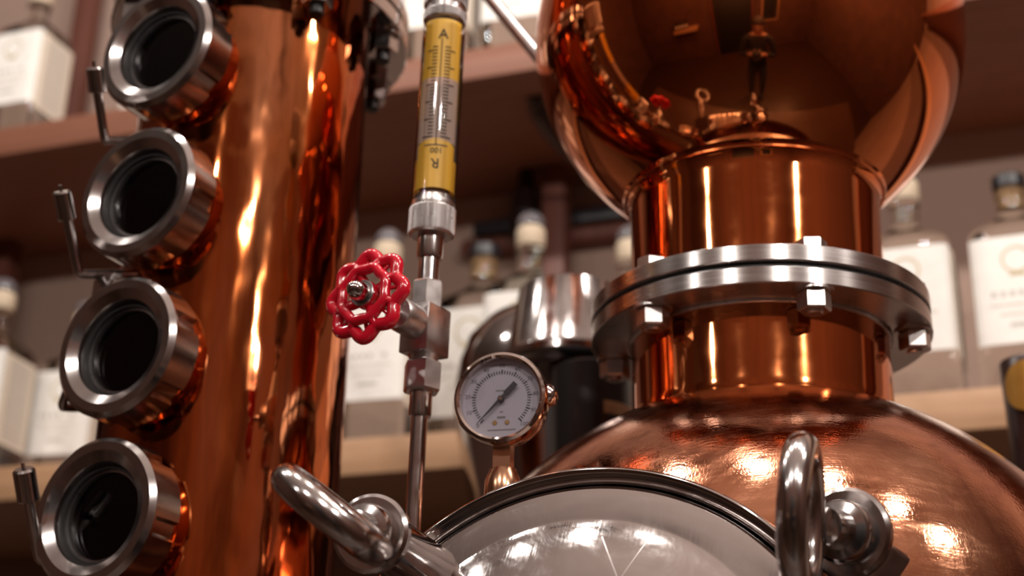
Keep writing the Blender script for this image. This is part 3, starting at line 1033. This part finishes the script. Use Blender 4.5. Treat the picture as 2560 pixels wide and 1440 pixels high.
for k in range(8):
    t = 2 * PI * (k + .5) / 8
    V, Fc = [], []
    d = Vector((math.cos(t), math.sin(t), 0))
    tube([d * RI + Vector((0, 0, .0028)), d * ((RI + RW) / 2 - .0004) + Vector((0, 0, .0022)), d * (RW - .002) + Vector((0, 0, -.0006))], 0.0024, 10, V=V, Fc=Fc, radii=[.0036, .0028, .0034])
    t2 = 2 * PI * k / 8 + .07
    d = Vector((math.cos(t2), math.sin(t2), 0))
    tube([d * RI + Vector((0, 0, .001)), d * (RW + .0018) + Vector((0, 0, -.0022))], 0.0015, 10, V=V, Fc=Fc)
    link('rib', mesh(V, Fc, True, 60), 'red_enamel', hw, WMx)
for k in range(4):
    t = 2 * PI * k / 4 + 0.35
    d = Vector((math.cos(t), math.sin(t), 0))
    link('spoke', tube([d * .007 + Vector((0, 0, -.0015)), d * .013 + Vector((0, 0, -.0008)), d * RI + Vector((0, 0, .002))], 0.0032, 12, radii=[.0040, .0034, .0030]), 'red_enamel', hw, WMx)
link('washer', cyl(0.0092, .004, .0055, 32, .0004), 'steel_rough', hw, WMx)
link('dome_nut', lathe([(0, .0055), (0.0068, .0055), (0.0068, .0100), (0.0058, .0135), (0.0042, .0165), (0.0020, .0180), (0, .0183)], 32, 60), 'steel_polished', hw, WMx)

# ------------------------------------------------------------------ pressure gauge
gc = at(1247, 991, 0.975)
GAZ = math.radians(14)
GN = Vector((-math.sin(GAZ), -math.cos(GAZ), -0.02)).normalized()
GM = frame(gc, GN)
# local x = world up, local y = picture left -> use a frame whose x is picture right
GMX = GM @ Matrix.Rotation(-PI / 2, 4, 'Z')
gauge = empty('pressure_gauge', gc - Vector((0, 0, .12)), 'round chrome pressure gauge with grey dial and black needle', 'gauge')
GRr = 0.0318
link('case', lathe([(0, -.031), (GRr - .007, -.031), (GRr - .0045, -.0285), (GRr - .0035, -.024), (GRr - .0035, -.0105), (0.012, -.0105)], 96), 'chrome', gauge, GMX)
link('bezel', lathe([(GRr - .0036, -.0118), (GRr - .0010, -.0112), (GRr, -.0095), (GRr, -.0040), (GRr - .0008, -.0012), (GRr - .0028, 0.0), (GRr - .0044, -.0012), (GRr - .0048, -.0045), (GRr - .0048, -.0118)], 128, 40, None, True), 'chrome', gauge, GMX)
dial = link('dial', cyl(GRr - .0040, -.0085, -.0075, 96), 'dial_face', gauge, GMX)
link('window', lathe([(0, -.0030), (GRr - .0047, -.0030)], 96), 'clear_window', gauge, GMX)
RD = GRr - .0048
def dial_pt(ang, r):
    return (r * math.cos(ang), r * math.sin(ang))
A0, A1 = math.radians(228), math.radians(-48)
V, Fc = [], []
def mark(ang, r0, r1, w):
    c, s = math.cos(ang), math.sin(ang)
    i = len(V)
    for r, sgn in ((r0, -1), (r1, -1), (r1, 1), (r0, 1)):
        V.append((r * c - sgn * w / 2 * s, r * s + sgn * w / 2 * c, -.00742))
    Fc.append((i, i + 1, i + 2, i + 3))
for i in range(51):
    mark(A0 + (A1 - A0) * i / 50, RD * .655, RD * (.775 if i % 5 == 0 else .745), .0011 if i % 5 == 0 else .0008)
link('scale_marks', mesh(V, Fc, False), 'ink', dial, GMX)
nums = []
for i in range(11):
    a = A0 + (A1 - A0) * i / 10
    x, y = dial_pt(a, RD * .87)
    nums.append((text_mesh(str(i * 10), .0040), T(x, y, -.00742)))
for i in range(6):
    a = A0 + (A1 - A0) * i / 5
    x, y = dial_pt(a, RD * .58)
    if i in (2, 3, 5):
        continue
link('numerals', join_meshes(nums), 'ink', dial, GMX)
V, Fc = [], []
for (x0, x1, y, h) in ((-.0040, .0030, .0062, .0010), (-.0028, .0030, -.0122, .0016), (-.0010, .0012, -.0085, .0010), (-.0090, .0100, -.0208, .0009)):
    i = len(V)
    V += [(x0, y - h / 2, -.00742), (x1, y - h / 2, -.00742), (x1, y + h / 2, -.00742), (x0, y + h / 2, -.00742)]
    Fc.append((i, i + 1, i + 2, i + 3))
link('small_print', mesh(V, Fc, False), 'ink_soft', dial, GMX)
for sx in (-1, 1):
    link('dial_screw', cyl(0.0016, -.0075, -.0068, 20, .0002), 'brass', dial, GMX @ T(sx * .0042, -.0158, 0))
na = math.radians(226)
nd = Vector((math.cos(na), math.sin(na), 0)); npd = Vector((-nd.y, nd.x, 0))
nv = [nd * .0235 - npd * .0001, nd * .0235 + npd * .0001, nd * .003 + npd * .0010, nd * .003 - npd * .0010, nd * -.004 + npd * .0010, nd * -.004 - npd * .0010, nd * -.0045 + npd * .0019, nd * -.0045 - npd * .0019, nd * -.0145 + npd * .0019, nd * -.0145 - npd * .0019]
V = [(v.x, v.y, -.0052) for v in nv] + [(v.x, v.y, -.0047) for v in nv]
Fc = []
for o in (0, 10):
    Fc += [(o, o + 1, o + 2, o + 3), (o + 3, o + 2, o + 4, o + 5), (o + 5, o + 4, o + 6, o + 7), (o + 7, o + 6, o + 8, o + 9)]
edge = [0, 3, 5, 7, 9, 8, 6, 4, 2, 1]
for a, b in zip(edge, edge[1:] + edge[:1]):
    Fc.append((a, b, b + 10, a + 10))
link('needle', mesh(V, Fc, False), 'ink', gauge, GMX)
link('needle_hub', cyl(0.0022, -.0075, -.0042, 24, .0003), 'ink', gauge, GMX)
link('hub_pin', cyl(0.0013, -.0042, -.0038, 20, .0002), 'chrome', gauge, GMX)
link('relief_plug', lathe([(0, 0), (.0075, 0), (.0075, .004), (.006, .007), (.003, .0085), (0, .009)], 32, 50), 'steel_polished', gauge, frame(gc + GN * -.018 + Vector((math.cos(GAZ), -math.sin(GAZ), 0)) * (GRr - .005) + Vector((0, 0, .004)), Vector((math.cos(GAZ), -math.sin(GAZ), 0.1))))
gs = gc + GN * -.017
gdir = Vector((0.0, 0.02, -1)).normalized()
link('stem_hex', prism(0.0082, .028, .046, 4, .0008, PI / 4), 'bronze_fitting', gauge, frame(gs, gdir, GN))
link('stem_fitting', lathe([(0, .045), (.0085, .045), (.0118, .053), (.0122, .060), (.0122, .15), (0, .15)], 40, 50), 'bronze_fitting', gauge, frame(gs, gdir))
link('stem_band', ringp(.010, .0132, .066, .072, 40), 'chrome', gauge, frame(gs, gdir))

# ------------------------------------------------------------------ things behind the gauge
tx, ty = at(1408, 1050, 1.60).x, at(1408, 1050, 1.60).y
sv = empty('steel_vessel', (tx, ty, CT), 'round polished steel vessel with conical hopper, behind the pressure gauge', 'vessel')
def zrow(x, y, py):
    lo, hi = -1.0, 2.0
    for _ in range(50):
        m = (lo + hi) / 2
        P = Vector((x, y, m))
        if 720 - FPX * P.dot(UPV) / P.dot(FWD) > py:
            lo = m
        else:
            hi = m
    return lo
z1, z2, z3, z4 = zrow(tx, ty, 1260), zrow(tx, ty, 1060), zrow(tx, ty, 930), zrow(tx, ty, 820)
link('tank', lathe([(0.06, CT), (0.08, CT + .01), (0.09, z1 - .12), (0.100, z1), (0.116, z2 - .01), (0.120, z2 + .03), (0.1175, z3), (0.107, z3 + .03), (0.088, z4), (0.05, z4 + .02), (0, z4 + .025)], 96, 40), 'steel_polished', sv, T(tx, ty, 0))
hx, hy = at(1418, 800, 1.50).x, at(1418, 800, 1.50).y
za, zb_ = zrow(hx, hy, 905), zrow(hx, hy, 732)
link('hopper', lathe([(0.044, za - .012), (0.062, za - .010), (0.0665, za - .006), (0.0665, za), (0.062, za + .003), (0.0600, za + .006), (0.0495, zb_), (0.0480, zb_ + .001), (0.042, zb_ + .001), (0, zb_)], 96, 40), 'steel_cast', sv, T(hx, hy, 0))
link('hopper_arm', tube([(hx, hy, za - .004), (hx + .002, (hy + ty) / 2, za - .004), (tx, ty - .02, z4 - .01)], .03, 24), 'steel_rough', sv)
link('hopper_knob', lathe(arc(0, 0, .0056, -90, 90, 8), 20), 'steel_polished', sv, T(*at(1331, 862, 1.44)))
bc = at(1480, 1010, 1.40)
bxo = empty('black_canister', (bc.x, bc.y, CT), 'black canister with a small beige label, behind the copper neck', 'canister')
link('canister_body', lathe([(0, CT), (.036, CT), (.038, CT + .003), (.038, zrow(bc.x, bc.y, 930)), (.036, zrow(bc.x, bc.y, 926)), (0, zrow(bc.x, bc.y, 926))], 48), 'black_metal', bxo, T(bc.x, bc.y, 0))
zl = zrow(bc.x, bc.y - .038, 1030)
link('canister_label', film(-0.5, 0.5, zl, zl + .012, .0384), 'cork_amber', bxo, frame((bc.x, bc.y, 0), (0, 0, 1), (.9, -1, 0)))
rc = at(2590, 1100, 1.33)
rb = empty('brown_canister', (rc.x, rc.y, CT), 'dark brown canister with a round gold label at the right edge', 'canister')
zt = zrow(rc.x, rc.y, 905)
link('canister_body', lathe([(0, CT), (.020, CT), (.0205, CT + .003), (.0235, zt - .05), (.0250, zt - .002), (.0238, zt), (0, zt)], 48), 'brown_canister', rb, T(rc.x, rc.y, 0))
def disc_label(r, R, zc, n=24):
    V, Fc = [(R, 0, zc)], []
    for ring_ in range(1, 5):
        for k in range(n):
            t = 2 * PI * k / n
            q = r * ring_ / 4
            an = q * math.cos(t) / R
            V.append((R * math.cos(an), R * math.sin(an), zc + q * math.sin(t)))
    for k in range(n):
        Fc.append((0, 1 + k, 1 + (k + 1) % n))
    for g in range(3):
        for k in range(n):
            a, b = 1 + g * n + k, 1 + g * n + (k + 1) % n
            Fc.append((a, b, b + n, a + n))
    return mesh(V, Fc, True)
link('round_label', disc_label(0.024, 0.0262, zt - .030), 'gold_disc', rb, frame((rc.x, rc.y, 0), (0, 0, 1), (-.42, -1, 0)))

# ------------------------------------------------------------------ ceiling lamps
for i, (lx, ly, w) in enumerate(LAMPS):
    zc = CEIL_Z
    row = 'over the still' if i < 7 else 'of the back row'
    pos = (['first', 'second', 'third', 'fourth', 'fifth', 'sixth', 'seventh'][i] if i < 7 else ['first', 'second', 'third', 'fourth'][i - 7])
    lt = empty('ceiling_lamp', (lx, ly, zc), 'black ceiling lamp with bare bulb, ' + pos + ' from the left ' + row, 'lamp', 'ceiling lamps')
    link('canopy', cyl(.05, zc - .02, zc, 32, .003), 'lamp_black', lt, T(lx, ly, 0))
    lz = LAMP_Z if i < 7 else 1.42
    zl_ = lz + .05
    link('cord', cyl(.006, zl_ + .06, zc - .02, 12), 'lamp_black', lt, T(lx, ly, 0))
    link('socket', lathe([(0, zl_ + .065), (.022, zl_ + .065), (.030, zl_ + .015), (.030, zl_), (0, zl_)], 32), 'lamp_black', lt, T(lx, ly, 0))
    ld = bpy.data.lights.new('bulb_light', 'POINT')
    ld.energy = LAMP_WATT * w
    ld.color = LAMP_COLOR
    ld.shadow_soft_size = 0.027
    lo = bpy.data.objects.new('bulb_light', ld)
    C.objects.link(lo)
    lo.parent = lt
    lo.location = (0, 0, lz - zc)

# ------------------------------------------------------------------ the room behind the camera (seen in the reflections)
fs = link('shelf_board', box(-1.75, -0.95, V0, V0 + .26, -0.50, -0.40, .003), 'wood_oak', None, SH)
tag(fs, 'short oak shelf on the wall behind the camera', 'shelf')
ME_DB = lathe([(0, 0), (.034, 0), (.036, .003), (.036, .18), (.03, .205), (.016, .235), (.0145, .30), (0, .30)], 28)
ME_DB.materials.append(MAT['dark_bottle'])
ME_DL = film(-1.1, 1.1, .05, .14, .0366)
ME_DL.materials.append(MAT['paper'])
for k, nm in enumerate(('first', 'second', 'third', 'fourth')):
    M = SH @ T(-1.66 + .12 * k, V0 + .13, -0.40)
    t = empty('dark_bottle', M.translation, 'dark bottle with pale label on the short shelf, ' + nm + ' from the left', 'bottle', 'dark bottles reflected in the helmet')
    link('glass_body', ME_DB, None, t, M)
    link('front_label', ME_DL, None, t, M @ Matrix.Rotation(PI / 2, 4, 'Z'))
pf = empty('picture_frame', SH @ Vector((1.25, V0 + .02, 0)), 'tall dark picture in a thin wooden frame behind the camera', 'picture')
link('picture', box(1.0, 1.5, V0, V0 + .015, -.55, .45), 'door_dark', pf, SH)
link('frame', join_meshes([(box(.96, 1.0, V0, V0 + .03, -.59, .49), Matrix()), (box(1.5, 1.54, V0, V0 + .03, -.59, .49), Matrix()), (box(1.0, 1.5, V0, V0 + .03, .45, .49), Matrix()), (box(1.0, 1.5, V0, V0 + .03, -.59, -.55), Matrix())]), 'wood_oak', pf, SH)

# the photographer, standing behind the camera with a camera held at chest height
def person():
    J = {}
    E_ = []
    def v(n, x, y, z, r, r2=None):
        J[n] = (Vector((x, y, z)), (r, r2 or r))
    def e(*ns):
        for a, b in zip(ns, ns[1:]):
            E_.append((a, b))
    F0 = FLOOR
    v('pelvis', 0, 0, F0 + .95, .15, .115); v('waist', 0, .0, F0 + 1.10, .135, .105); v('chest', 0, -.01, F0 + 1.30, .165, .12)
    v('neckb', 0, -.01, F0 + 1.47, .075); v('neck', 0, .0, F0 + 1.53, .056); v('head', 0, .02, F0 + 1.62, .082, .095); v('crown', 0, .01, F0 + 1.71, .07, .08)
    e('pelvis', 'waist', 'chest', 'neckb', 'neck', 'head', 'crown')
    for s, k in ((-1, 'l'), (1, 'r')):
        v('hip' + k, s * .095, 0, F0 + .88, .095); v('knee' + k, s * .11, .02, F0 + .48, .062); v('calf' + k, s * .112, -.01, F0 + .34, .058); v('ankle' + k, s * .115, -.02, F0 + .09, .042); v('toe' + k, s * .125, .15, F0 + .035, .035, .045)
        e('pelvis', 'hip' + k, 'knee' + k, 'calf' + k, 'ankle' + k, 'toe' + k)
        v('sho' + k, s * .19, -.01, F0 + 1.43, .062); v('elb' + k, s * .27, .03, F0 + 1.16, .045); v('wri' + k, s * .085, .215, F0 + 1.30, .028); v('palm' + k, s * .062, .262, F0 + 1.325, .03, .018)
        e('neckb', 'sho' + k, 'elb' + k, 'wri' + k, 'palm' + k)
        for f in range(4):
            v('f%d%s' % (f, k), s * .050, .302, F0 + 1.300 + .016 * f, .009); v('g%d%s' % (f, k), s * .022, .315, F0 + 1.300 + .016 * f, .008)
            e('palm' + k, 'f%d%s' % (f, k), 'g%d%s' % (f, k))
        v('t0' + k, s * .045, .247, F0 + 1.365, .010); v('t1' + k, s * .022, .232, F0 + 1.385, .009)
        e('palm' + k, 't0' + k, 't1' + k)
    names = list(J)
    me = bpy.data.meshes.new('pm')
    me.from_pydata([J[n][0] for n in names], [(names.index(a), names.index(b)) for a, b in E_], [])
    o = bpy.data.objects.new('pm', me)
    C.objects.link(o)
    md = o.modifiers.new('skin', 'SKIN')
    for i, n in enumerate(names):
        o.data.skin_vertices[0].data[i].radius = J[n][1]
        o.data.skin_vertices[0].data[i].use_root = (n == 'pelvis')
    sb = o.modifiers.new('sub', 'SUBSURF'); sb.levels = 2; sb.render_levels = 2
    dg = bpy.context.evaluated_depsgraph_get()
    bm_ = bpy.data.meshes.new_from_object(o.evaluated_get(dg))
    bpy.data.objects.remove(o)
    for m in ('cloth_dark', 'cloth_blue', 'skin', 'rubber'):
        bm_.materials.append(MAT[m])
    for p in bm_.polygons:
        c = p.center
        z = c.z - F0
        hand = z > 1.24 and z < 1.42 and c.y > .19
        p.material_index = 2 if (z > 1.50 or hand) else (3 if z < .085 else (1 if z < .95 else 0))
        p.use_smooth = True
    return bm_
PMx = T(0.09, -0.46, 0)
pe = empty('person', (0.09, -0.46, FLOOR), 'person in dark top and blue trousers holding a camera at chest height', 'person')
link('body', person(), None, pe, PMx)
link('hair', lathe([(.0, 0.112)] + arc(0, 0, .112, 80, -8, 10) + [(.095, -.02)], 40, 60), 'hair', pe, PMx @ T(0, -.004, FLOOR + 1.665) @ Matrix.Scale(.86, 4, (1, 0, 0)) @ Matrix.Rotation(.35, 4, 'X'))
for s_ in (-1, 1):
    link('eye', lathe(arc(0, 0, .011, -90, 90, 8), 16), 'ink', pe, PMx @ T(s_ * .032, .105, FLOOR + 1.645))
link('nose', lathe([(0, .02), (.006, .012), (.011, -.008), (0, -.016)], 16, 60), 'skin', pe, PMx @ T(0, .115, FLOOR + 1.615))
link('mouth', box(-.022, .022, -.004, .004, -.003, .003, .002), 'red_enamel', pe, PMx @ T(0, .104, FLOOR + 1.575))
hc = empty('hand_camera', (0.09, -0.17, FLOOR + 1.30), 'black camera in the hands of the photographer', 'camera')
link('camera_body', box(-.062, .062, -.03, .02, -.042, .045, .008, 3), 'camera_body', hc, T(0.09, -0.165, FLOOR + 1.345))
link('lens', lathe([(0, 0), (.034, 0), (.036, .004), (.036, .05), (.033, .054), (.028, .05), (0, .046)], 40), 'camera_body', hc, T(0.09, -0.15, FLOOR + 1.34) @ Matrix.Rotation(-PI / 2 + .3, 4, 'X'))
